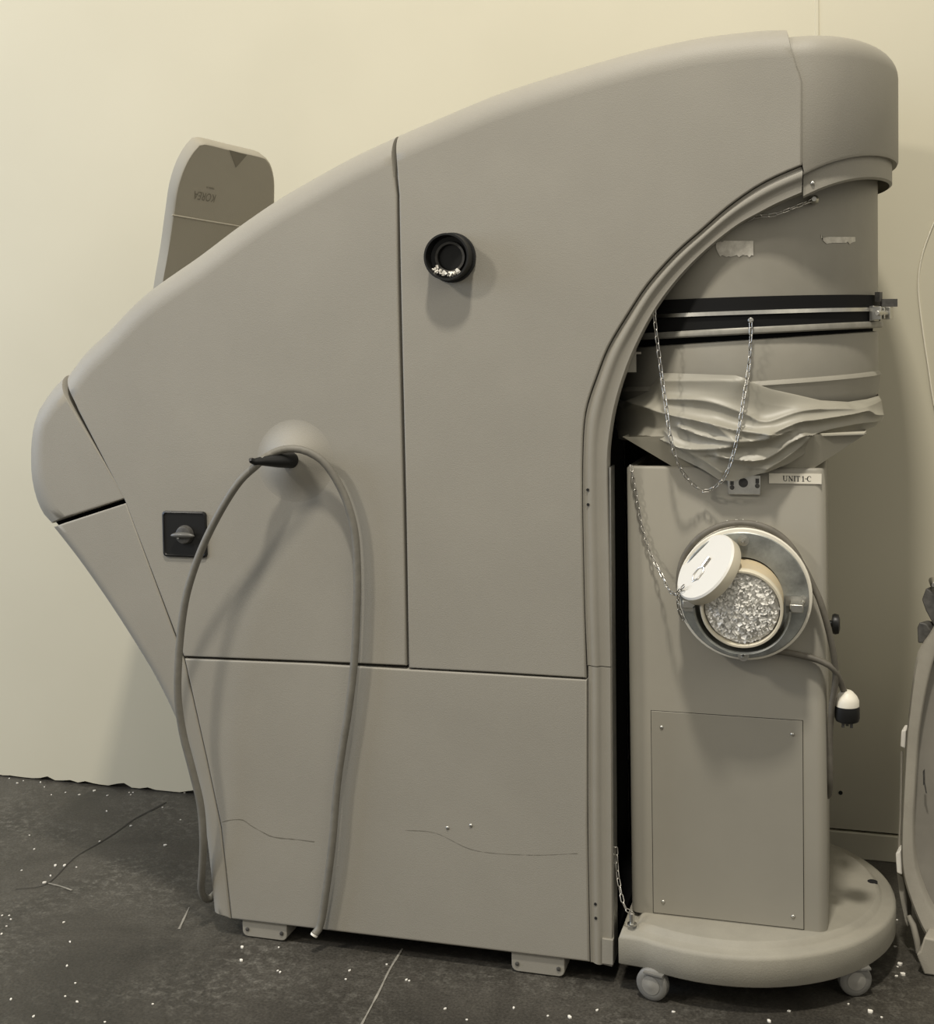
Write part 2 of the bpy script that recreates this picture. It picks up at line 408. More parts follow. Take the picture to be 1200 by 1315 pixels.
# hood: half-round end cap with lip and neck
XR = onY(1154, 150, D+.36).x; XS = onY(1031, 150, D).x
HB = T/2; YC = D+HB; HA = XR-XS
ZT = onY(1035, 43, D+.03).z
zl0 = onY(1031, 223, D).z; zl1 = onY(1154, 212, YC).z
def plan(inset, x0, n=40, y0=.004):
    P = [(x0, D+y0+inset)]
    for i in range(n+1):
        f = PI*i/n; P.append((XS+(HA-inset)*math.sin(f), YC-(HB-y0-inset)*math.cos(f)))
    P.append((x0, YB-y0-inset)); return P
def lipz(x, y, extra=0):
    t = max(0, min(1, (x-XS)/HA)) if y < YC else 1
    t = 1-(1-t)**2 if y < YC else 1
    return zl0+(zl1-zl0)*t+extra
X0 = XS-.045
rows = []
rl = plan(.014, XS+.002); rows_neck = [[(x, y, lipz(x, y, -.050)) for x, y in plan(.02, XS+.002)], [(x, y, lipz(x, y, -.046)) for x, y in rl], [(x, y, lipz(x, y, 0)) for x, y in rl]]
r0 = plan(0, XS+.002)
rows = [[(x, y, lipz(x, y, 0)) for x, y in rl], [(x, y, lipz(x, y, -.002)) for x, y in plan(.003, XS+.002)], [(x, y, lipz(x, y, .004)) for x, y in r0]]
RF = .055
for k in range(9):
    a = k/8*PI/2; ins = RF*(1-math.cos(a))
    rows.append([(x if i not in (0, 42) else X0, y, ZT-RF+RF*math.sin(a)) for i, (x, y) in enumerate(plan(ins, XS))])
b = MB(); b.grid(rows); b.add(rows[-1], [tuple(range(len(rows[-1])))])
o = b.build('hood', 'plastic', mach, angle=50)
b = MB(); b.grid(rows_neck)
b.add([(x, y, lipz(x, y, -.02)) for x, y in plan(.03, XS-.3)], [tuple(range(43))])
o = b.build('hood_neck', 'trim', mach, fix=False)

# feet under the machine
def foot(cx, w):
    b = MB(); p = []
    z0, z1, r = .003, .052, .014
    p += [(cx-w/2, z1), (cx-w/2, z0+r)]+[(cx-w/2+r-r*math.cos(a), z0+r-r*math.sin(a)) for a in (.5, 1.0, PI/2)]
    p += [(cx+w/2-r+r*math.sin(a), z0+r-r*math.cos(a)) for a in (0, .5, 1.0, PI/2)]+[(cx+w/2, z1)]
    b.prism([(x, D+.008, z) for x, z in p], (0, .06, 0))
    b.box((cx, D+.35, .027), (w*.9, .6, .044))
    o = b.build('foot', 'trim', mach, bevel=.002)
    for dx in (-w/2+.014, w/2-.014):
        b = MB(); b.lathe((cx+dx, D+.009, .022), (0, -1, 0), [(.005, 0), (.005, .003), (.003, .004)], 12); b.build('bolt', 'dusty', o)
foot(onY(338, 1195, D).x, .122); foot(onY(690, 1242, D).x, .128)

# screws: one mesh, many copies
def screw_mesh(r):
    b = MB(); b.lathe((0, .001, 0), (0, -1, 0), [(r, 0), (r, .0015), (r*.75, .003), (r*.3, .0036)], 12)
    o = b.build('screw', 'steel'); me = o.data; bpy.data.objects.remove(o); return me
SC = screw_mesh(.0045)
def put(me, name, p, parent):
    o = bpy.data.objects.new(name, me); COL.objects.link(o); o.parent = parent; o.location = Vector(p)-origin(parent); return o
for x, y in [(775, 606), (777, 728), (780, 848), (780, 865), (781, 974), (783, 1084), (784, 1191), (1014, 247)]:
    p = onY(x, y, D+.018); put(SC, 'screw', (p.x, D+.018, p.z), mach)
p = onY(1044, 235, D+.018); put(SC, 'screw', (p.x, D+.0178, p.z), mach)
for x, y in [(575, 1063), (605, 1060)]:
    p = onY(x, y, D); put(SC, 'screw', (p.x, D, p.z), mach)
for x, y in [(755, 629), (755.5, 648), (765, 1161), (765.5, 1179)]:
    p = onY(x, y, D+.004); b = MB(); b.lathe((p.x, D+.008, p.z), (0, -1, 0), [(.0034, 0), (.0034, .0052)], 10); tag(b.build('screw_hole', 'hole', mach), 'dark empty screw hole')
# hairline cracks in the lower panel
for pts, w in (([(284, 1056), (296, 1053), (312, 1053), (322, 1060), (338, 1069), (352, 1075), (380, 1078), (404, 1081)], .0022), ([(520, 1066), (560, 1070), (610, 1092), (680, 1098), (742, 1096)], .0011)):
    P = [onY(x, y, D-.0005) for x, y in spline(pts, 6)]; vs = []; fs = []; b = MB()
    for i, p in enumerate(P):
        k = w*(.4+rnd.random()*.7)*(1 if i % 9 else .3); vs += [p+Vector((0, 0, k/2)), p-Vector((0, 0, k/2))]
        if i: fs.append((2*i-2, 2*i-1, 2*i+1, 2*i))
    b.add(vs, fs); tag(b.build('crack', 'grime', mach, fix=False), 'dark hairline crack' if w > .002 else 'faint hairline crack')

# pipe stub
c = onY(581, 331, D); c = Vector((c.x, D, c.z))
vp = MB(); vp.lathe(c, (0, -1, 0), [(.058, 0), (.058, .006), (.054, .007), (.053, .040), (.054, .044), (.054, .048), (.0495, .048), (.048, .012), (.036, .010), (.036, .018), (.031, .018), (.029, .004), (.0, .003)], 48, cap0=False, cap1=False)
vpo = vp.build('pipe_stub', 'blackp', mach); tag(vpo, 'short black round pipe stub')
b = MB(); b.lathe(c, (0, -1, 0), [(.0305, .0055), (.0305, .0195), (.036, .0195)], 40, cap0=False, cap1=False); b.build('inner_ring', 'dusty', vpo)

# hook boss and peg
hc = onY(379, 592, D); hc = Vector((hc.x, D+.001, hc.z))
b = MB(); pr = [(.13*(1-i/24), .037*(math.cos(PI*(1-i/24))*.5+.5)**1.7) for i in range(24)]+[(.0008, .037)]
b.lathe(hc, (0, -1, 0), pr, 48, cap0=False); b.build('hook_boss', 'plastic', mach, angle=80)
q = onY(375, 591, D-.03); tip = onY(323, 593, D-.115)
pa = [Vector(q)+Vector((0, .012, 0)), q, q.lerp(tip, .35), q.lerp(tip, .7)+Vector((0, 0, .001)), q.lerp(tip, .93), tip+Vector((0, 0, .003)), tip+Vector((0, -.006, .006))]
b = MB(); b.tube(pa, [.0195, .0195, .0165, .012, .008, .007, .004], 18); tag(b.build('cord_hook', 'blackp', mach, angle=60), 'black tapered peg holding the cord')

# rotary switch
def rrect(x0, z0, x1, z1, r, n=5):
    P = []
    for cx, cz, a0 in ((x1-r, z1-r, 0), (x0+r, z1-r, PI/2), (x0+r, z0+r, PI), (x1-r, z0+r, 1.5*PI)):
        P += [(cx+r*math.cos(a0+PI/2*i/n), cz+r*math.sin(a0+PI/2*i/n)) for i in range(n+1)]
    return P
s0 = onY(211, 714, D); s1 = onY(265.5, 657, D)
b = MB(); R1 = rrect(s0.x, s0.z, s1.x, s1.z, .010); R2 = rrect(s0.x+.004, s0.z+.004, s1.x-.004, s1.z-.004, .008)
b.grid([[(x, D+.002, z) for x, z in R1], [(x, D-.005, z) for x, z in R1], [(x, D-.007, z) for x, z in R2], [(x, D-.004, z) for x, z in rrect(s0.x+.006, s0.z+.006, s1.x-.006, s1.z-.006, .007)]], closed=True)
b.add([(x, D-.004, z) for x, z in rrect(s0.x+.006, s0.z+.006, s1.x-.006, s1.z-.006, .007)], [tuple(range(24))])
sw = tag(b.build('rotary_switch', 'blackp', mach), 'square black rotary switch plate')
c = onY(236.5, 687, D-.01); c.y = D-.004
b = MB(); b.lathe(c, (0, -1, 0), [(.024, 0), (.024, .004), (.021, .012), (.019, .013)], 32); b.build('dial', 'dusty', sw)
b = MB(); rows = []
for i in range(15):
    t = i/14*2-1; w = math.sqrt(max(0, 1-t*t))
    rows.append([(c.x+t*.034, D-.016-.009*w*math.sin(a)-.002, c.z+.001+.0075*w*math.cos(a)-.002*t*t) for a in [2*PI*k/12 for k in range(12)]])
b.grid(rows, closed=True); b.build('switch_handle', 'knob', sw, angle=80)
b = MB(); b.lathe((c.x-.012, D-.017, c.z-.006), (0, -1, 0), [(.0035, 0), (.003, .003)], 10); b.build('rivet', 'steel', sw)

# raised flap behind the sloping top
a, t = math.radians(54), math.radians(27)
n = Vector((math.sin(a)*math.cos(t), -math.cos(a)*math.cos(t), -math.sin(t)))
p0 = onY(259, 181, 3.14)
FL = [(263, 184), (253, 189), (242.5, 203), (233.5, 222), (226.5, 246), (222, 276), (215, 326), (209, 360), (203, 400), (300, 400), (353, 300), (353, 256), (353, 234), (350, 217), (344.5, 206), (336, 201), (300, 192.5)]
FL = [tuple(q) for q in spline([Vector(q) for q in FL[11:]+FL[:9]], 6)]+FL[9:11]
P = [onP(x, y, p0, n) for x, y in FL]; back = -n*.052
b = MB(); rows = []
ctr = sum(P, Vector())/len(P)
rows = [[p+back for p in P], [p-n*.004 for p in P], [p+(ctr-p).normalized()*.004 for p in P]]
b.grid(rows, closed=True); b.add(rows[2], [tuple(range(len(P)))]); b.add(rows[0], [tuple(range(len(P)-1, -1, -1))])
fo = tag(b.build('raised_flap', 'flap', mach, angle=45), 'raised flap with rounded corners behind the slope')
ln = [onP(x, y, p0, n)+n*.001 for x, y in [(221, 276), (262, 283), (310, 291), (352, 298)]]
b = MB(); b.tube(ln, .0026, 8); b.build('seam_ridge', 'flap', fo)
tr = [onP(x, y, p0, n)+n*.0012 for x, y in [(294.5, 192.5), (317.5, 198.5), (303, 215)]]
b = MB(); b.prism(tr, n*-.002); tag(b.build('arrow_mark', 'ink2', fo, smooth=False), 'dark downward triangle')
def font_mesh(txt, size):
    cu = bpy.data.curves.new('lettering', 'FONT'); cu.body = txt; cu.size = size; cu.align_x = 'CENTER'; cu.align_y = 'CENTER'
    o = bpy.data.objects.new('lettering', cu); COL.objects.link(o); dg = bpy.context.evaluated_depsgraph_get(); dg.update()
    me = bpy.data.meshes.new_from_object(o.evaluated_get(dg)); vs = [v.co.copy() for v in me.vertices]; fs = [tuple(p.vertices) for p in me.polygons]
    bpy.data.objects.remove(o); bpy.data.meshes.remove(me); return vs, fs
def write(txt, c, ex, ey, size, name, m, parent, sx=1):
    vs, fs = font_mesh(txt, size); b = MB(); b.add([c+ex*(v.x*sx)+ey*v.y for v in vs], fs)
    return b.build(name, m, parent, smooth=False, fix=False)
ex = (onP(275, 251, p0, n)-onP(250, 246.5, p0, n)).normalized(); ey = n.cross(ex)
if ey.z < 0: ey = -ey
write('KOREA', onP(263, 252, p0, n)+n*.0013, -ex, -ey, .034, 'lettering', 'ink2', fo, .62)
write('made in', onP(270, 241.5, p0, n)+n*.0013, -ex, -ey, .010, 'lettering', 'ink2', fo, .8)

# ------------------------------------------------------------------ drum
XC = XR-.36; RD = onY(1128, 330, YC).x-XC
drum = thing('dust_drum', (XC, YC, 1.15), 'large grey metal drum hanging under the hood with black clamp band', 'drum')
def cyl(rp, n=72, shear=0, z=0):
    b = MB(); rows = []
    for r, h in rp:
        rows.append([(XC+r*math.cos(2*PI*i/n), YC+r*math.sin(2*PI*i/n), h+shear*r*math.cos(2*PI*i/n)) for i in range(n)])
    b.grid(rows, closed=True); return b
YF = YC-RD
def zz(y, x=965): return onY(x, y, YF).z
zA, zB_, zC, zD, zE, zF = zz(381), zz(399), zz(404), zz(421), zz(430), zz(437)
b = cyl([(RD-.004, 1.99), (RD, 1.985), (RD, zA-.001), (RD-.02, zA-.002)]); b.build('upper_shell', 'drum', drum)
SH = .035
b = cyl([(RD-.01, zA), (RD+.006, zA), (RD+.006, zB_), (RD-.01, zB_)], shear=.008)
b.mi = [0]*len(b.f); cb = tag(b.build('clamp_band', 'black', drum), 'black rubber band around the drum')
cyl([(RD-.01, zB_+.001), (RD+.009, zB_), (RD+.010, zC), (RD-.01, zC)], shear=.014).build('band_ring', 'steel', drum)
b = cyl([(RD-.01, zC), (RD+.005, zC), (RD+.005, zD), (RD-.01, zD)], shear=.022); tag(b.build('clamp_band', 'black', drum), 'lower black rubber band')
cyl([(RD-.01, zD), (RD+.008, zD), (RD+.011, zD-.004), (RD+.011, zE+.003), (RD+.008, zE), (RD-.01, zE)], shear=SH).build('band_ring', 'dull', drum)
cyl([(RD-.012, zE+.012), (RD-.012, zF-.03)], shear=.04).build('band_gap_shade', 'dark', drum)  # near-black inner ring, shade of the gap below the band as colour
zr0 = zz(491, 990); zr1 = zz(515, 990)
SL = .052
b = cyl([(RD-.012, zF), (RD-.002, zF-.002), (RD, zF-.006), (RD, zr0), (RD+.004, zr0-.004), (RD+.007, zr0-.010), (RD+.004, zr0-.016), (RD+.004, zr1), (RD-.02, zr1-.06)], shear=SL)
b.build('lower_shell', 'drum', drum)
# latch on the right
ph = math.radians(-22)
lc = Vector((XC+(RD+.012)*math.cos(ph), YC+(RD+.012)*math.sin(ph), (zC+zD)/2+.014))
rz = Matrix.Rotation(ph, 3, 'Z')
b = MB(); b.box(lc, (.012, .030, .034), rz); b.box(lc+rz @ Vector((.012, .006, 0)), (.022, .006, .026), rz); b.box(lc+rz @ Vector((.012, -.016, 0)), (.022, .005, .030), rz)
b.lathe(lc+rz @ Vector((.018, -.03, 0)), rz @ Vector((0, 1, 0)), [(.006, 0), (.006, .06)], 12)
b.box(lc+rz @ Vector((.016, .040, 0)), (.020, .022, .028), rz)
lt = tag(b.build('latch', 'steel', drum, bevel=.001), 'bright metal toggle latch')
b = MB(); b.box(lc+rz @ Vector((.020, .040, .024)), (.006, .045, .018), Matrix.Rotation(ph-.5, 3, 'Z')); b.box(lc+rz @ Vector((.004, .018, .038)), (.012, .016, .022), rz); b.build('latch_lever', 'dusty', lt)
def patch(px, z0, z1, name, lab):
    n = 18; rows = [[], []]; jag = [rnd.random() for _ in range(n+1)]
    for i in range(n+1):
        x = px[0]+(px[1]-px[0])*i/n; q = onY(x, (z0+z1)/2, YF)
        for _ in range(3):
            s = max(0, RD**2-(q.x-XC)**2); q = onY(x, (z0+z1)/2, YC-math.sqrt(s))
        yy = YC-math.sqrt(max(0, (RD+.0012)**2-(q.x-XC)**2))
        zt = onY(x, z0+jag[i]*2.2*(1-.8*(i > 3)), yy).z; zbm = onY(x, z1-jag[(i*7) % n]*4-(10 if i < 2 else 0)*(1-i/2), yy).z
        rows[0].append((q.x, yy, zt)); rows[1].append((q.x, yy, zbm))
    b = MB(); b.grid(rows); return tag(b.build(name, 'tape', drum, fix=False), lab)
patch((920, 968), 309, 331, 'tape_scrap', 'larger torn silver tape scrap')
patch((1055, 1099), 304, 314, 'tape_scrap', 'thin torn silver tape scrap at right')

# ------------------------------------------------------------------ plastic bag tied round the drum's foot
RID = [([(800, 513), (837, 522), (860, 530), (920, 544), (945, 551), (984, 556)], .016, 7, 11),
       ([(984, 557), (1019, 541.5), (1041, 538), (1080, 531), (1103, 527), (1112, 532), (1128, 533)], .017, 9, 6),
       ([(800, 562), (837, 559), (864, 567), (887, 575.5), (912, 576), (940, 573)], .013, 9, 5),
       ([(925, 585), (950, 590), (975, 590), (992, 582), (1010, 568), (1026, 559)], .014, 10, 5),
       ([(984, 602), (1005, 588), (1025, 572), (1042, 556), (1085, 545), (1120, 541)], .012, 10, 7),
       ([(955, 488), (992, 500), (1024, 508), (1060, 516), (1100, 518), (1130, 512)], .012, 9, 14),
       ([(850, 489), (900, 489), (950, 489)], .008, 14, 9),
       ([(860, 512), (910, 515), (957, 531), (982, 541), (1026, 527), (1080, 522)], .009, 7, 7),
       ([(878, 548), (910, 560), (945, 566), (975, 564), (1010, 552)], .010, 6, 5),
       ([(860, 553), (880, 575), (905, 590), (928, 606)], .007, 6, 6), ([(920, 545), (935, 557), (948, 566)], .006, 6, 5)]
RIDs = [([Vector((p[0], p[1])) for p in spline([Vector(q) for q in pts], 6)], A, wu, wd) for pts, A, wu, wd in RID]
def fold(x, y):
    h = 0; p = Vector((x, y))
    for P, A, wu, wd in RIDs:
        best = 1e9; sgn = 1; end = 0
        for i in range(len(P)-1):
            d = P[i+1]-P[i]; L2 = d.length_squared; t = max(0, min(1, (p-P[i]).dot(d)/L2)); q = P[i]+d*t; dd = (p-q).length
            if dd < best: best = dd; sgn = -1 if (p.y-q.y) < 0 else 1
        w = wu if sgn < 0 else wd
        h += 1.5*A*math.exp(-(best/w)**1.05)
    return h
def polyx(pts, x):
    for (x0, y0), (x1, y1) in zip(pts, pts[1:]):
        if x <= x1: return y0+(y1-y0)*max(0, (x-x0))/(x1-x0)
    return pts[-1][1]
TOPB = [(792, 512), (803, 515), (826, 505), (850, 479), (887, 480), (945, 482), (958, 486), (966, 491), (992, 500), (1024, 507), (1054, 514), (1089, 516), (1115, 512.5), (1132, 508)]
BOTB = [(792, 548), (803, 565), (837, 566), (870, 586), (904, 603), (924, 616), (942, 618), (962, 612), (984, 606), (1013, 595), (1045, 575), (1065, 565), (1100, 556), (1120, 548), (1132, 538)]
NX, NY = 250, 90; rows = []; RB = RD+.010
for j in range(NY+1):
    t = j/NY; row = []
    for i in range(NX+1):
        s = i/NX; x = 792.5+(1131.5-792.5)*(.5-.5*math.cos(PI*s)); y = polyx(TOPB, x)*(1-t)+polyx(BOTB, x)*t
        q = onY(x, y, YC-RB)
        for _ in range(5):
            q = onY(x, y, YC-math.sqrt(max(0, RB**2-(q.x-XC)**2)))
        nx = max(-1, min(1, (q.x-XC)/RB)); ny = -math.sqrt(max(0, 1-nx*nx))
        f = fold(x, y)*(.35+.65*min(1, t*5))*max(.0, min(1, -ny*1.4)); f -= .006*(1-t)**3
        row.append(Vector((q.x+nx*f, q.y+ny*f, q.z)))
    m = [Vector((p.x, 2*YC-p.y, p.z)) for p in row[1:-1]][::-1]
    rows.append(row+m)
b = MB(); b.grid(rows, closed=True)
bag = b.build('plastic_bag', 'bag', angle=80); tag(bag, 'wrinkled beige plastic sheet gathered around the bottom of the drum', 'plastic bag')

# ------------------------------------------------------------------ wheeled cabinet on its cart
CY = 2.908
cart = thing('wheeled_cabinet', (-.27, 3.15, 0), 'grey metal cabinet on a half-round wheeled base below the drum', 'cabinet')
XLc = -.505; CX, CYc, CR = -.285, 3.165, .393
def cartplan(ins, n=44):
    P = [(XLc+ins, CYc+CR-ins), (XLc+ins, 2.785+ins)]
    r = CR-ins; x0 = XLc+ins+.02
    ph0 = math.asin((x0-CX)/r) if abs((x0-CX)/r) < 1 else -1
    P[1] = (XLc+ins, CYc-r*math.cos(-.44)+.004)
    for i in range(n+1):
        f = -.44+(PI+.44)*i/n; P.append((CX+r*math.sin(f), CYc-r*math.cos(f)))
    return P
b = MB(); z0, z1, z2 = .066, .136, .150
lay = [(.03, z0+.004), (.004, z0), (0, z0+.004), (0, z1-.010), (.003, z1-.003), (.010, z1), (.030, z1+.0005), (.034, z1+.004), (.040, z2-.003), (.046, z2)]
rows = [[(x, y, z) for x, y in cartplan(i)] for i, z in lay]
b.grid(rows, closed=True); b.add(rows[-1], [tuple(range(len(rows[0])))]); b.add(rows[0], [tuple(range(len(rows[0])-1, -1, -1))])
b.build('base', 'cart', cart, angle=50)
ph = onZ(1121, 1132, z2); b = MB(); b.lathe((ph.x, ph.y, z2-.004), (0, 0, 1), [(.012, 0), (.012, .0046)], 20); b.build('hole', 'hole', cart)
ph = onZ(812, 1186, z2); b = MB(); b.lathe((ph.x, ph.y, z2-.002), (0, 0, 1), [(.011, 0), (.011, .003), (.006, .0035), (.006, .026), (.004, .027), (.004, .030)], 16); b.build('pin', 'steel', cart)
def caster(x, y, ang):
    rt = Matrix.Rotation(ang, 3, 'Z'); ax = rt @ Vector((0, 1, 0)); c = Vector((x, y, .0375))
    b = MB(); b.lathe(c-ax*.014, ax, [(.024, 0), (.032, .001), (.0365, .005), (.0375, .014), (.0365, .023), (.032, .027), (.024, .028)], 36)
    f = b.build('caster', 'caster', cart)
    b = MB(); b.lathe(c-ax*.018, ax, [(.004, 0), (.008, .001), (.021, .003), (.021, .033), (.008, .035), (.004, .036)], 28); b.build('wheel_hub', 'hub', f)
    b = MB()
    for s in ((-1,) if ax.y < 0 else (1,)):
        q = c+ax*(.019*s); d = rt @ Vector((1, 0, 0))
        b.prism([q-d*.012+Vector((0, 0, -.012)), q+d*.010+Vector((0, 0, -.012)), q+d*.030+Vector((0, 0, .030)), q-d*.014+Vector((0, 0, .030))], ax*(.003*s))
    b.box(c+rt @ Vector((.008, 0, .0295)), (.046, .042, .004), rt); b.build('fork', 'caster', f)
pL = onZ(838, 1287, 0); pR = onZ(1098, 1281, 0)
caster(pL.x, pL.y+.014, -.25); caster(pR.x, pR.y+.014, .35)
# body
cz1 = onY(930, 600, CY).z; xa = onY(806, 800, CY).x; xb = onY(1061.5, 800, CY).x; CD = .40
def body_plan(r, n=5):
    P = []
    for cx, cy, a0 in ((xb-r, CY+r, -PI/2), (xb-r, CY+CD-r, 0), (xa+r, CY+CD-r, PI/2), (xa+r, CY+r, PI)):
        P += [(cx+r*math.cos(a0+PI/2*i/n), cy+r*math.sin(a0+PI/2*i/n)) for i in range(n+1)]
    return P
b = MB(); pl_ = body_plan(.022)
def ins(P, d): return [(x+(d if x < (xa+xb)/2 else -d), y+(d if y < CY+CD/2 else -d)) for x, y in P]
rows = [[(x, y, z2-.002) for x, y in pl_], [(x, y, cz1-.006) for x, y in pl_], [(x, y, cz1-.001) for x, y in ins(pl_, .003)], [(x, y, cz1) for x, y in ins(pl_, .008)], [(x, y, cz1) for x, y in ins(pl_, .02)], [(x, y, cz1-.02) for x, y in ins(pl_, .022)]]
b.grid(rows, closed=True); b.add(rows[-1], [tuple(range(len(pl_)))])
b.build('cabinet_body', 'cabinet', cart, angle=60)
# funnel
b = MB()
tl, tr_, br, bl = onY(800, 561, CY-.015), onY(1113, 557, CY-.015), onY(1043, 603, CY+.012), onY(869, 602, CY+.012)
back_ = [Vector((p.x, p.y+.44 if i < 2 else p.y+.3, p.z)) for i, p in enumerate((tl, tr_, br, bl))]
fr_ = [tl, tr_, br, bl]
b.add(fr_+back_, [(0, 1, 2, 3), (4, 7, 6, 5), (1, 5, 6, 2), (0, 3, 7, 4)])
tm = tl.lerp(tr_, .82); b.prism([tm+Vector((0, 0, .002)), tr_+Vector((0, 0, .006)), tr_+Vector((-.004, -.012, .002)), tm+Vector((.004, -.012, 0))], (0, 0, -.003))
b.build('funnel', 'funnel', cart, smooth=False)
# access panel
P4 = [onY(x, y, CY-.003) for x, y in [(836.5, 915), (1031, 924), (1033, 1194), (838.5, 1172)]]
zt = (P4[0].z+P4[1].z)/2; zbm = max(z2+.002, (P4[2].z+P4[3].z)/2)
b = MB(); b.box(((P4[0].x+P4[1].x)/2, CY+.0005, (zt+zbm)/2), (P4[1].x-P4[0].x, .005, zt-zbm))
ap = b.build('access_panel', 'cabinet', cart, bevel=.001)
b = MB(); b.box(((P4[0].x+P4[1].x)/2, CY+.0005, (zt+zbm)/2), (P4[1].x-P4[0].x+.0022, .0022, zt-zbm+.0022)); b.build('panel_gap', 'dark', cart)
for x, y in [(850, 934), (1018, 943), (852, 1158), (1019, 1177)]:
    p = onY(x, y, CY-.002); put(SC, 'screw', (p.x, CY-.002, p.z), ap)
# bracket plate
c0, c1 = onY(935, 635, CY-.006), onY(977, 610, CY-.006)
b = MB(); b.box(((c0.x+c1.x)/2, CY-.003, (c0.z+c1.z)/2), (c1.x-c0.x, .007, c1.z-c0.z)); br_ = tag(b.build('bracket_plate', 'steel', cart, bevel=.0015), 'small bare metal bracket plate')
p = onY(955, 620, CY-.007); b = MB(); b.lathe((p.x, CY-.005, p.z), (0, -1, 0), [(.0105, 0), (.0105, .002)], 24); b.build('hole', 'dusty', br_)
for x, y in [(940.5, 626), (973, 624)]:
    p = onY(x, y, CY-.007); b = MB(); b.lathe((p.x, CY-.006, p.z), (0, -1, 0), [(.0055, 0), (.005, .003), (.002, .004)], 14); b.box((p.x, CY-.0066, p.z+.011), (.008, .001, .011)); b.build('bolt', 'dusty', br_)
# label with serif lettering
l0, l1 = onY(988, 621.5, CY), onY(1055.5, 607.5, CY)
lcx, lcz = (l0.x+l1.x)/2, (l0.z+l1.z)/2
b = MB(); b.box((lcx, CY-.001, lcz), (l1.x-l0.x, .002, .0225)); lab = tag(b.build('sign', 'label', cart, smooth=False), 'white label strip reading UNIT 1-C')
b = MB(); H = .0115; yk = CY-.0024; cur = 0
def bar(x0, z0, x1, z1, w):
    d = Vector((x1-x0, 0, z1-z0)).normalized(); n = Vector((-d.z, 0, d.x))*w/2
    q = Vector((lcx+x0, yk, lcz+z0)); e = Vector((lcx+x1, yk, lcz+z1)); b.add([q+n, q-n, e-n, e+n], [(0, 1, 2, 3)])
def serif(x, z, w=.0042): bar(x-w/2, z, x+w/2, z, .001)
h = H/2; th = .0021; tn = .0009; x = -.0245
# U
bar(x, h, x, -h*.4, th); bar(x+.0066, h, x+.0066, -h*.4, tn); serif(x, h); serif(x+.0066, h, .0034)
for i in range(6):
    a0, a1 = PI+PI*i/6, PI+PI*(i+1)/6; bar(x+.0033+.0033*math.cos(a0), -h*.4+.0034*math.sin(a0), x+.0033+.0033*math.cos(a1), -h*.4+.0034*math.sin(a1), .0014)
x += .0118  # N
bar(x, -h, x, h, tn); bar(x+.0068, -h, x+.0068, h, tn); bar(x-.0004, h, x+.0068, -h, th); serif(x, -h, .0032); serif(x-.0004, h, .003); serif(x+.0068, h, .0032)
x += .0118  # I
bar(x, -h, x, h, th); serif(x, h); serif(x, -h)
x += .0072  # T
bar(x, -h, x, h, th); bar(x-.004, h-.0004, x+.004, h-.0004, .001); serif(x, -h); bar(x-.004, h, x-.004, h-.003, .0008); bar(x+.004, h, x+.004, h-.003, .0008)
x += .0112  # 1
bar(x, -h, x, h, th); bar(x, h, x-.0026, h-.0024, .0009); serif(x, -h, .005)
x += .0040  # -
bar(x, 0, x+.0038, 0, .0014)
x += .0095  # C
for i in range(12):
    a0, a1 = math.radians(50+260*i/12), math.radians(50+260*(i+1)/12); w_ = .0009+.0013*max(0, -math.cos((a0+a1)/2))
    bar(x+.0046*math.cos(a0), h*math.sin(a0), x+.0046*math.cos(a1), h*math.sin(a1), w_)
bar(x+.003, h*.8, x+.003, h*.35, .0008)
b.build('lettering', 'ink', lab, fix=False, smooth=False)
# side knob
p = onY(1066, 801, CY+.12); b = MB(); b.lathe((xb-.002, CY+.12, p.z), (1, 0, 0), [(.008, 0), (.008, .012), (.022, .014), (.024, .020), (.022, .028), (.012, .031)], 28); tag(b.build('side_knob', 'blackp', cart), 'black round knob on the side')
# outlet
oc = onY(957.5, 758, CY); oc.y = CY
b = MB(); b.lathe(oc, (0, -1, 0), [(.148, -.002), (.148, .044), (.146, .046), (.10, .046)], 64, cap0=False, cap1=False); og = tag(b.build('outlet_gasket', 'white', cart), 'white ring behind the steel flange')
fc = oc+Vector((0, 0, -.001))
b = MB(); b.lathe(fc, (0, -1, 0), [(.139, .044), (.141, .050), (.139, .052), (.085, .052)], 64, cap0=False, cap1=False); of = tag(b.build('outlet_flange', 'galv', cart), 'round galvanised flange')
for x, y in [(955, 694), (1032, 772), (955, 842), (882, 778)]:
    p = onY(x, y, CY-.054)
    b = MB(); b.lathe((p.x, CY-.051, p.z), (0, -1, 0), [(.0125, 0), (.0125, .003)], 20); b.lathe((p.x, CY-.054, p.z), (0, -1, 0), [(.009, 0), (.009, .007)], 6); b.lathe((p.x, CY-.060, p.z), (0, -1, 0), [(.0045, 0), (.0045, .010), (.003, .012)], 12)
    if x in (1032, 882): b.box((p.x-(.02 if x > 1000 else -.02), CY-.056, p.z), (.034, .006, .022))
    b.build('bolt', 'steel', of)
tc_ = onY(952.5, 783, CY-.125); AX = (Vector((tc_.x, CY-.125, tc_.z))-fc).normalized(); TL = (Vector((tc_.x, CY-.125, tc_.z))-fc).length
b = MB(); b.lathe(fc, AX, [(.0868, .02), (.0868, TL-.012)], 56, cap0=False, cap1=False); ot = tag(b.build('outlet_tube', 'yellow', cart), 'yellowed plastic outlet tube')
b = MB(); b.lathe(fc, AX, [(.0868, TL-.020), (.0885, TL-.018), (.0885, TL-.002), (.087, TL), (.083, TL), (.0815, TL-.003), (.0815, TL-.10)], 56, cap0=False, cap1=False); b.build('tube_rim', 'cream', ot)
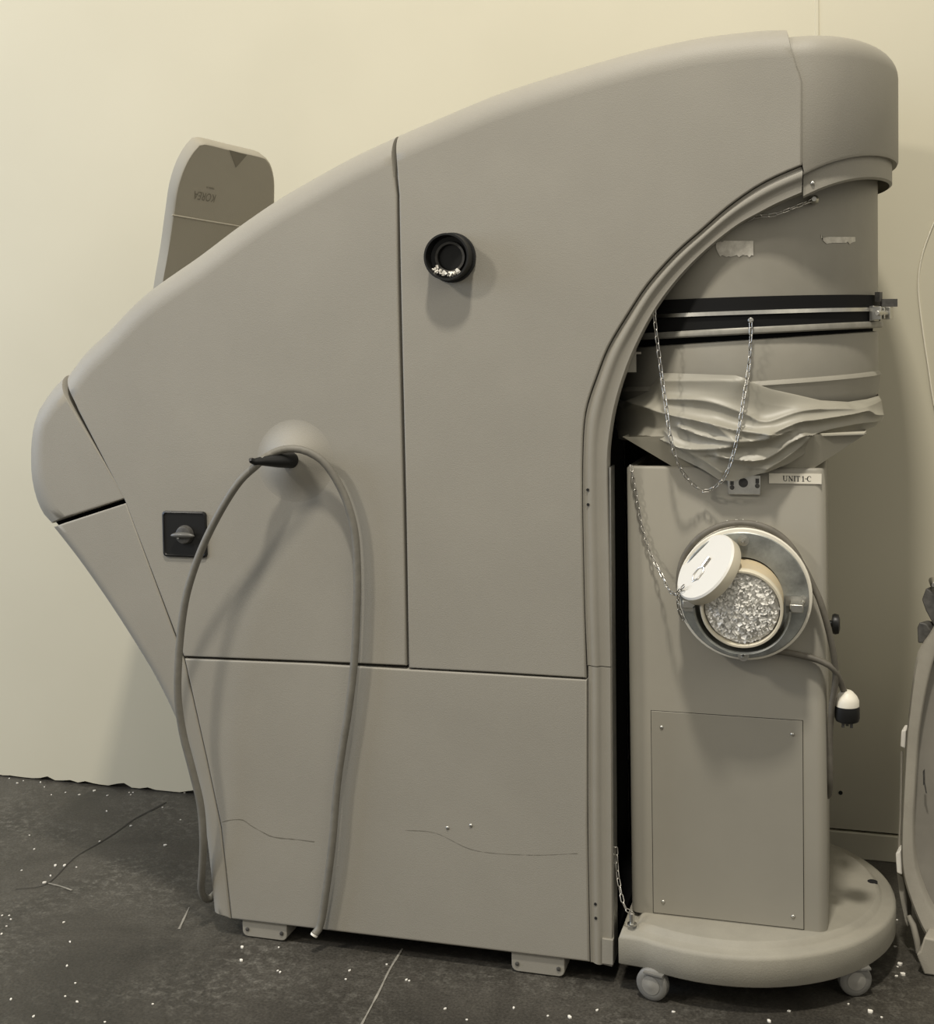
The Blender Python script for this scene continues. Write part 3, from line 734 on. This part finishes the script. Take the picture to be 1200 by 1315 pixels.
# steel cradle: half shell below the tube
a_ = Vector((1, 0, 0)); a_ = (a_-AX*a_.dot(AX)).normalized(); b_ = AX.cross(a_)
if b_.z < 0: b_ = -b_
b = MB(); rows = []
for h, r in ((.05, .103), (TL-.012, .1035), (TL-.008, .1055), (TL-.004, .104), (TL-.008, .1005), (.05, .100)):
    rows.append([fc+AX*h+(a_*math.cos(f)+b_*math.sin(f))*r for f in [PI+.02+(PI-.04)*i/36 for i in range(37)]])
b.grid(rows); b.build('outlet_cradle', 'galv', cart)
for s in (-1, 1):
    b = MB(); b.box(fc+AX*(TL-.045)+a_*(.115*s)-b_*.004, (.028, .05, .018)); b.build('cradle_ear', 'steel', cart, bevel=.002)

# shredded paper filling the outlet
b = MB(); c = fc+AX*(TL-.012)
rows = []
for k in range(9):
    r = .0795*k/8; rows.append([c+(a_*math.cos(f)+b_*math.sin(f))*max(r, .0005)+AX*(.010*(1-(k/8)**2)+rnd.uniform(-.002, .002)) for f in [2*PI*i/32 for i in range(32)]])
b.grid(rows, closed=True)
for i in range(900):
    r = .076*math.sqrt(rnd.random()); f = rnd.random()*2*PI; q = c+(a_*math.cos(f)+b_*math.sin(f))*r+AX*(.010*(1-(r/.08)**2)+rnd.uniform(0, .006))
    u = Vector((rnd.gauss(0, 1), rnd.gauss(0, .6), rnd.gauss(0, 1))).normalized(); v = u.cross(Vector((rnd.gauss(0, .7), -1.6, .9+rnd.gauss(0, .7)))).normalized()
    l = rnd.uniform(.002, .0065); w_ = l*rnd.uniform(.4, .9); bend = AX*rnd.uniform(0, .002)
    b.add([q-u*l-v*w_, q+u*l-v*w_*.6+bend, q+u*l*.8+v*w_, q-u*l*.7+v*w_*.8+bend], [(0, 1, 2, 3)])
sp = tag(b.build('shredded_paper', 'paper', fix=False, smooth=False), 'grey-white shredded paper packed in the cabinet outlet', 'shredded paper', kind='stuff')

# lid hanging over the outlet
axl = Vector((.59, 0, .80)); vd = ray(905, 727).normalized()
rr_ = RT; uu = UP
nimg = (RT*(-.80)+UP*.60); nl = (-vd*.36+nimg*.93).normalized()
lc_ = CAM+vd*((CAM-onY(906, 727, CY-.10)).length)
lidt = thing('outlet_lid', lc_, 'white round cap hanging tilted at the left of the cabinet outlet', 'lid')
b = MB(); b.lathe(lc_, nl, [(.0835, -.004), (.080, .0), (.0, .0)], 56, cap0=False, cap1=False)
b.build('cap_face', 'lid', lidt)
b = MB(); b.lathe(lc_, nl, [(.066, -.012), (.066, -.028), (.0815, -.028), (.0835, -.025), (.0835, -.004)], 56, cap0=True, cap1=False); tag(b.build('cap_skirt', 'cream', lidt), 'cream rim of the cap')
e1 = (RT*.59+UP*.80); e1 = (e1-nl*e1.dot(nl)).normalized(); e2 = nl.cross(e1)
b = MB(); b.tube([lc_+nl*.001+e1*x+e2*y for x, y in ((-.042, 0), (-.03, .012), (-.012, .012), (0, 0), (-.012, -.012), (-.03, -.012))], .002, 8, closed=True)
b.tube([lc_+nl*.003+e1*x for x in (-.002, .01, .022)], .005, 8)
b.build('chain_tab', 'chain', lidt)

# ------------------------------------------------------------------ chains
def chain(name, pts3, label, L=.019, W=.0075, wr=.0013, ring=None):
    P = spline([Vector(p) for p in pts3], .01); tot = sum((y-x).length for x, y in zip(P, P[1:]))
    pitch = L-2.4*wr; n = max(2, int(tot/pitch)); Q = resample(P, n+1)
    b = MB()
    for i in range(n):
        a, c = Q[i], Q[i+1]; m = (a+c)/2; t = (c-a).normalized()
        s = t.cross(Vector((0, 1, 0)))
        s = s.normalized() if s.length > .1 else Vector((1, 0, 0))
        up = s.cross(t)
        ang = PI/4+(PI/2 if i % 2 else 0)+rnd.uniform(-.2, .2); s = s*math.cos(ang)+up*math.sin(ang)
        hl = L/2-W/2; pth = []
        for k in range(7): f = -PI/2+PI*k/6; pth.append(m+t*(hl+W/2*math.cos(f))+s*(W/2*math.sin(f)))
        for k in range(7): f = PI/2+PI*k/6; pth.append(m+t*(-hl+W/2*math.cos(f))+s*(W/2*math.sin(f)))
        b.tube(pth, wr, 6, closed=True)
    o = b.build(name, 'chain', angle=80); tag(o, label, 'chain'); return o
C1 = [(840, 396, 2.858), (843, 427, 2.862), (849, 473, 2.862), (856, 523.5, 2.85), (861, 559, 2.842), (870, 592, 2.845), (885, 617, 2.865), (904, 631, 2.885), (920.5, 624, 2.868), (933, 609.6, 2.848), (944, 577, 2.84), (951, 541.5, 2.84), (956, 509, 2.85), (962, 473, 2.868), (964.6, 437.5, 2.864), (964.6, 412, 2.866)]
chain('chain', [onY(*p) for p in C1], 'long silver chain looped from the arch to the black band over the bag')
b = MB(); q = onY(964.6, 413, 2.868); b.lathe(Vector((q.x, 2.877, q.z+.003)), (0, -1, 0), [(.006, 0), (.006, .014), (.004, .016)], 14); tag(b.build('chain_stud', 'steel', drum), 'bright stud holding the chain')
C2 = [(811, 598, 2.900), (812, 608, 2.894), (815, 621, 2.896), (824, 672, 2.898), (836, 711, 2.894), (851, 740, 2.87), (860, 758, 2.84), (868, 764, 2.82), (874, 757, 2.80), (879, 752, 2.79)]
chain('chain', [onY(*p) for p in C2], 'thin dark chain running from the cabinet top left corner to the white lid', L=.017, W=.0065)
C2b = [(873, 762, 2.815), (871, 773, 2.84), (873, 785, 2.85), (878, 796, 2.855)]
chain('chain', [onY(*p) for p in C2b], 'short chain end dangling below the white lid', L=.016, W=.007)
C3 = [(960, 283, 2.879), (972.5, 277.5, 2.872), (990, 277, 2.868), (1007.5, 271.5, 2.872), (1025, 264.5, 2.886), (1040, 258.5, 2.905), (1047, 255.5, 2.912)]
chain('chain', [onY(*p) for p in C3], 'short chain under the hood seam clipped to the upper drum', L=.019)
b = MB(); q = onY(1046, 255.5, 2.905); b.lathe((q.x, 2.93, q.z), (0, -1, 0), [(.010, 0), (.010, .014), (.006, .02), (.005, .028)], 16); tag(b.build('chain_stud', 'steel', drum), 'bright stud on the upper drum')
C4 = [(791.5, 1088, 2.88), (792.5, 1105, 2.876), (793.5, 1123.5, 2.868), (797, 1143, 2.855), (799.5, 1156, 2.845), (802.5, 1165, 2.840), (808, 1172, 2.84), (812.5, 1173, 2.843)]
chain('chain', [onY(*p) for p in C4], 'short chain at the lower opening edge hooked to a pin on the wheeled base', L=.019)
b = MB(); q = onY(811, 478, D+.06)
A1, A2 = onY(803, 447, D+.05), onY(817, 478, D+.05)
b.box(((A1.x+A2.x)/2-.004, D+.055, (A1.z+A2.z)/2), (A2.x-A1.x+.008, .004, A1.z-A2.z)); b.box((A2.x+.004, D+.06, A1.z-.012), (.014, .004, .005)); b.build('inner_bracket', 'trim', mach)

# ------------------------------------------------------------------ cords
LC = [(345, 585, D-.07), (337, 590, D-.092), (329, 598, D-.10), (308, 618, D-.105), (284, 655, D-.10), (260, 703, D-.092), (243, 751, D-.085), (234.6, 792, D-.08), (229.5, 844, D-.075), (228.5, 895, D-.07), (235, 942, D-.06), (247.5, 991, D-.05), (257.5, 1034, D-.04), (261, 1080, D-.03), (259.5, 1120, D-.01), (258.5, 1141, D+.01), (263, 1153, D+.03), (270, 1154, D+.05), (277, 1147, D+.07), (284, 1138, D+.10)]
RC = [(345, 585, D-.07), (356, 579.5, D-.062), (370, 576.5, D-.055), (387, 577.5, D-.05), (405, 585, D-.042), (420, 598, D-.036), (437, 625, D-.028), (449, 655, D-.024), (456.5, 690, D-.022), (459, 740, D-.022), (458, 790, D-.022), (455, 850, D-.022), (448, 910, D-.022), (440, 960, D-.022), (433, 1010, D-.022), (428, 1070, D-.022), (423.5, 1110, D-.022), (418, 1150, D-.02), (414, 1177, D-.018), (409.5, 1193, D-.02), (404, 1200, D-.03)]
P = spline([onY(*p) for p in LC[::-1]]+[onY(*p) for p in RC[1:]], .015)
cordt = thing('power_cord', (onY(*RC[-1]).x, D-.03, .03), 'thick grey cable draped over the black peg and hanging in a loop', 'cord')
b = MB(); b.tube(P, .0094, 14); b.build('cable', 'cord', cordt, angle=80)
e = P[-1]; d = (P[-1]-P[-3]).normalized(); b = MB(); b.tube([e-d*.001, e+d*.004], [.0098, .0090], 14); tag(b.build('cable_end', 'scrap', cordt), 'pale cut end')
PC = [(1085, 889, 2.93), (1078, 872, 2.905), (1071, 859, 2.892), (1057, 850, 2.893), (1035, 843, 2.896), (999, 836.5, 2.897), (960, 838, 2.896), (915, 825, 2.896), (884, 795, 2.896), (874, 765, 2.896), (873, 737, 2.894), (879.5, 714, 2.892), (893, 695, 2.880), (910, 682, 2.876), (930, 674, 2.876), (953, 671.5, 2.876), (977, 675, 2.876), (1000, 686, 2.876), (1018, 704, 2.876), (1033, 729, 2.876), (1045, 753, 2.878), (1055, 776, 2.878), (1066, 815, 2.885), (1072.5, 851, 2.893), (1073.5, 874, 2.90), (1069, 905, 2.915), (1066.5, 933, 2.925), (1066, 960, 2.93), (1066.5, 990, 2.935), (1066, 1012, 2.95), (1063, 1022, 3.0), (1052, 1024, 3.02)]
pc = thing('extension_cord', onY(1088, 925, 2.93), 'thin brown-grey cord looped over the cabinet outlet ending in a plug', 'cord')
P = spline([onY(*p) for p in PC], .012); b = MB(); b.tube(P, .0072, 12); b.build('cable', 'cord2', pc, angle=80)
q = onY(1088, 889, 2.93); dn = (onY(1088.5, 925, 2.93)-q).normalized()
b = MB(); b.lathe(q-dn*.004, dn, [(.010, 0), (.014, .003), (.022, .012), (.0265, .022), (.0265, .034)], 28); tag(b.build('plug_cap', 'white', pc), 'white plug cap')
b = MB(); b.lathe(q+dn*.030, dn, [(.027, 0), (.0275, .004), (.0275, .026), (.025, .034), (.018, .037)], 28); tag(b.build('plug_body', 'blackp', pc), 'black plug body')
for dx, dy in ((-.009, -.004), (.009, -.004), (0, .009)):
    b = MB(); b.box(q+dn*.070+Vector((dx, dy, 0)), (.0065, .002, .018)); b.build('prong', 'dusty', pc)

# ------------------------------------------------------------------ leaning cover at the right edge and the wall wire
CYR = 3.10
cov = thing('moulded_cover', (.45, CYR, 0), 'curved grey moulded cover standing on the floor at the right edge of the photo', 'cover')
def lean(x, y, off=0):
    p = onY(x, y, CYR); k = .22*max(0, p.z)       # leans back towards the wall
    return onY(x, y, CYR+k+off)
E1 = [(1206, 792), (1196, 812), (1186, 826), (1180, 836), (1174.5, 861), (1171, 888), (1168, 915), (1165, 942), (1161.5, 1000), (1159, 1050), (1158, 1092), (1160.5, 1125), (1172, 1163), (1188, 1200), (1200, 1215)]
E2 = [(1222, 812), (1212, 826), (1203, 840), (1197, 856), (1191, 880), (1186, 905), (1182, 930), (1179, 955), (1176, 1005), (1173.5, 1050), (1174, 1092), (1178, 1120), (1188, 1150), (1199, 1172), (1212, 1190)]
e1 = resample([(p.x, p.y, 0) for p in spline([Vector(q) for q in E1], 8)], 60); e2 = resample([(p.x, p.y, 0) for p in spline([Vector(q) for q in E2], 8)], 60)
A = [lean(p.x, p.y) for p in e1]; C = [lean(p.x, p.y, .0) for p in e2]
b = MB()
back = [p+Vector((.03, .14, 0)) for p in A]
rows = [back, [p+Vector((.004, .02, 0)) for p in A], [p+Vector((0, .006, 0)) for p in A], [p.lerp(c_, .12) for p, c_ in zip(A, C)], [p.lerp(c_, .85) for p, c_ in zip(A, C)], [c_+Vector((0, .004, 0)) for c_ in C], [c_+Vector((.006, .04, 0)) for c_ in C]]
b.grid(rows); b.build('rim', 'cover', cov, fix=False, angle=50)
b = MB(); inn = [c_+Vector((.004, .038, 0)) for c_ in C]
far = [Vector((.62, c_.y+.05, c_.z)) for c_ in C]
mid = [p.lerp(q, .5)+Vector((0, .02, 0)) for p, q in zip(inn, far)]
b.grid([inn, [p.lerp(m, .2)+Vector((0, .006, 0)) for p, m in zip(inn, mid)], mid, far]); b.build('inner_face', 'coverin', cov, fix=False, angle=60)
m1 = [onP(x, y, C[40]+Vector((0, .036, 0)), Vector((0, 1, 0))) for x, y in [(1185.5, 990), (1188, 987), (1188.5, 1005), (1191, 1018), (1189, 1017), (1187, 1006), (1186, 1008)]]
b = MB(); b.prism([p+Vector((0, -.006, 0)) for p in m1], (0, .004, 0)); b.build('mark', 'dusty', cov, smooth=False)
b = MB()
b.prism([lean(x, y, .02) for x, y in [(1150.5, 1096), (1157, 1092), (1159, 1124), (1152, 1121)]], (.01, .05, 0)); b.build('edge_clip', 'scrap', cov, bevel=.003)
b = MB(); b.prism([lean(x, y, .05) for x, y in [(1158, 938), (1164, 938), (1163, 962), (1156.5, 959)]], (.01, .05, 0))
b.build('edge_clip', 'scrap', cov, bevel=.003)
b = MB(); b.tube([lean(x, y, .06) for x, y in [(1158.5, 965), (1158, 1000), (1157, 1050), (1155, 1095)]], .003, 8); b.build('edge_rod', 'cover', cov)
b = MB(); b.prism([lean(x, y, .05) for x, y in [(1152, 1121), (1160, 1126), (1165, 1155), (1166, 1191), (1162, 1182), (1156, 1153)]], (.012, .03, 0)); b.build('lower_flange', 'cover', cov, bevel=.002)
b = MB(); b.tube([lean(x, y, .02) for x, y in [(1167, 1176), (1173, 1188), (1178, 1208), (1180, 1224)]], [.006, .008, .008, .006], 10); b.build('edge_rod', 'cover', cov)
b = MB(); ft = [onY(x, y, CYR-.03) for x, y in [(1177, 1226), (1182, 1222), (1187, 1204), (1206, 1208), (1240, 1230), (1240, 1272), (1196, 1264.5), (1187, 1256)]]
b.prism([Vector((p.x, p.y, max(.002, p.z))) for p in ft], (.02, .08, 0)); b.build('foot_moulding', 'cover', cov, bevel=.004)
b = MB(); b.prism([lean(x, y, .03) for x, y in [(1184, 770), (1189.5, 755), (1204, 764), (1210, 790), (1204, 812), (1189, 784)]], (.02, .04, 0)); b.prism([lean(x, y, .02) for x, y in [(1178, 806), (1181, 799), (1190, 801), (1204, 822), (1206, 850), (1194, 845), (1186, 826), (1179, 826)]], (.02, .03, 0)); b.build('hinge_tab', 'dusty', cov, bevel=.003)
q = lean(1199, 750, .03); b = MB(); b.lathe(q, (0, -1, 0), [(.008, -.05), (.008, .01), (.005, .014)], 12); b.build('bolt', 'steel', cov)

WI = [(1212, 262), (1203, 279), (1193, 303), (1185, 327), (1180.5, 352), (1180, 375), (1183, 405), (1187, 435), (1193, 475), (1199, 515), (1208, 560), (1219, 640), (1232, 760), (1240, 900), (1238, 1050), (1240, 1117)]
b = MB(); b.tube(spline([onY(x, y, WALL-.002) for x, y in WI], .02), .0022, 8); wo = b.build('wire', 'wire', angle=80); tag(wo, 'thin pale wire bowed against the wall at upper right', 'wire')
p = onY(1080, 1018, WALL); b = MB(); b.lathe((p.x, WALL+.002, p.z), (0, -1, 0), [(.006, 0), (.006, .003)], 12); wh = b.build('wall_hole', 'hole'); wh['kind'] = 'structure'

# ------------------------------------------------------------------ paper flakes on the floor
FK = [(12, 1000), (22, 1006), (30, 1003), (52, 1005), (57, 1011), (78, 1000), (66, 1021), (84, 1018), (121, 1016), (138, 1022), (166, 1018), (168, 1021), (171, 1018), (102, 1021), (137, 1042), (168, 1061), (232, 1053), (237, 1018), (209, 1037), (212, 1086), (38, 1073), (44, 1091), (128, 1081), (71, 1112), (83, 1112), (65, 1125), (98, 1114), (57, 1134), (28, 1118), (3, 1176), (8, 1190), (14, 1181), (2, 1200), (12, 1176), (82, 1185), (90, 1210), (86, 1241), (97, 1263), (99, 1287), (14, 1284), (135, 1313), (196, 1290), (43, 1306), (84, 1280), (310, 1234), (311, 1217), (357, 1247), (360, 1249), (358, 1217), (449, 1247), (444, 1258), (522, 1259), (526, 1260), (497, 1239), (660, 1295), (704, 1305), (731, 1305), (732, 1307), (767, 1298), (1014, 1299), (1118, 1300), (1133, 1307), (988, 1312), (1156, 1239), (1160, 1252), (1152, 1254), (1150, 1216), (1152, 1182), (1153, 1242), (1090, 1290), (865, 1300), (600, 1310), (572, 1296)]
src = None
def flake_mesh(s):
    b = MB(); pts = []; k = 6
    for i in range(k):
        a = 2*PI*i/k; r = s*rnd.uniform(.6, 1.15); pts.append((r*math.cos(a), r*.75*math.sin(a), 0))
    b.prism([Vector(p) for p in pts], (0, 0, s*.5)); o = b.build('paper_flake', 'scrap', smooth=False); m = o.data; bpy.data.objects.remove(o); return m
FM = [flake_mesh(s) for s in (.0035, .0045, .006, .008)]
for i, (x, y) in enumerate(FK):
    p = onZ(x, y, 0); k = rnd.choice([0, 0, 0, 1, 1, 2]); k = 3 if (x, y) in ((1156, 1239), (1160, 1252), (1118, 1300)) else k
    o = bpy.data.objects.new('paper_flake', FM[k]); COL.objects.link(o); o.location = (p.x, p.y, .0003); o.rotation_euler = (0, 0, rnd.random()*6)
    tag(o, 'tiny white paper flake lying on the dark concrete floor', 'paper flake', 'paper flakes on the floor')
# crumbs in the pipe stub and on the outlet_gasket
b = MB(); c = onY(581, 331, D)
for i in range(26):
    a = -PI/2+rnd.uniform(-1.0, .75); r = .046-rnd.random()*.010; s = rnd.uniform(.002, .006)
    b.box((c.x+r*math.cos(a), D-rnd.uniform(.018, .042), c.z+r*math.sin(a)), (s*1.6, s, s), Matrix.Rotation(rnd.random()*3, 3, 'Y') @ Matrix.Rotation(rnd.random()*3, 3, 'X'))
tag(b.build('paper_crumbs', 'scrap', smooth=False), 'white paper crumbs lying inside the black pipe stub', 'paper crumbs', kind='stuff')
b = MB()
for i in range(34):
    a = PI/2+rnd.gauss(.08, .16); r = .151+.012*rnd.random(); s = rnd.uniform(.0015, .004)
    b.box((oc.x+r*math.cos(a), CY-.022+rnd.uniform(-.006, .014), oc.z+r*math.sin(a)), (s*1.5, s, s), Matrix.Rotation(rnd.random()*3, 3, 'Y'))
tag(b.build('paper_crumbs', 'scrap', smooth=False), 'white paper crumbs on the cord above the cabinet outlet', 'paper crumbs', kind='stuff')

# ------------------------------------------------------------------ light
def area(name, loc, tgt, size, power, col, spread=PI):
    l = bpy.data.lights.new(name, 'AREA'); l.energy = power; l.size = size; l.color = col; l.spread = spread
    o = bpy.data.objects.new(name, l); o.location = loc; COL.objects.link(o)
    o.rotation_euler = (Vector(tgt)-Vector(loc)).to_track_quat('-Z', 'Y').to_euler(); return o
area('high_bay_or_fill_lamp', (-.30, .45, 7.2), (-.7, 3.0, 1.0), .42, 350, (1, .94, .83))
area('high_bay_or_fill_lamp', (-5.2, -1.2, 5.2), (-.8, 3.0, 1.0), .6, 170, (1, .93, .81))
area('daylight_door', (-6.3, 1.5, 2.4), (-1.5, 3.0, 1.3), 2.4, 135, (.62, .76, 1))
area('high_bay_or_fill_lamp', (4.2, -1.0, 5.0), (-.2, 3.2, 1.0), 3.5, 68, (1, .93, .76))  # unseen fill lamp added at right to lift the hood and shaded wall
W = bpy.data.worlds.new('room_light'); S.world = W; W.use_nodes = True
W.node_tree.nodes['Background'].inputs['Color'].default_value = (1, .955, .86, 1); W.node_tree.nodes['Background'].inputs['Strength'].default_value = .50

# ------------------------------------------------------------------ camera
cd = bpy.data.cameras.new('camera'); cam = bpy.data.objects.new('camera', cd); COL.objects.link(cam)
cd.sensor_fit = 'VERTICAL'; cd.sensor_height = 24; cd.lens = F/1315*24
cd.shift_y = (PY-657.5)/1315; cd.shift_x = (600-PX)/1315
cam.matrix_world = Matrix(((RT.x, UP.x, -FW.x, CAM.x), (RT.y, UP.y, -FW.y, CAM.y), (RT.z, UP.z, -FW.z, CAM.z), (0, 0, 0, 1)))
S.camera = cam
S.view_settings.view_transform = 'Standard'; S.view_settings.look = 'None'; S.view_settings.gamma = 1; S.view_settings.use_curve_mapping = False
S.view_settings.exposure = 0
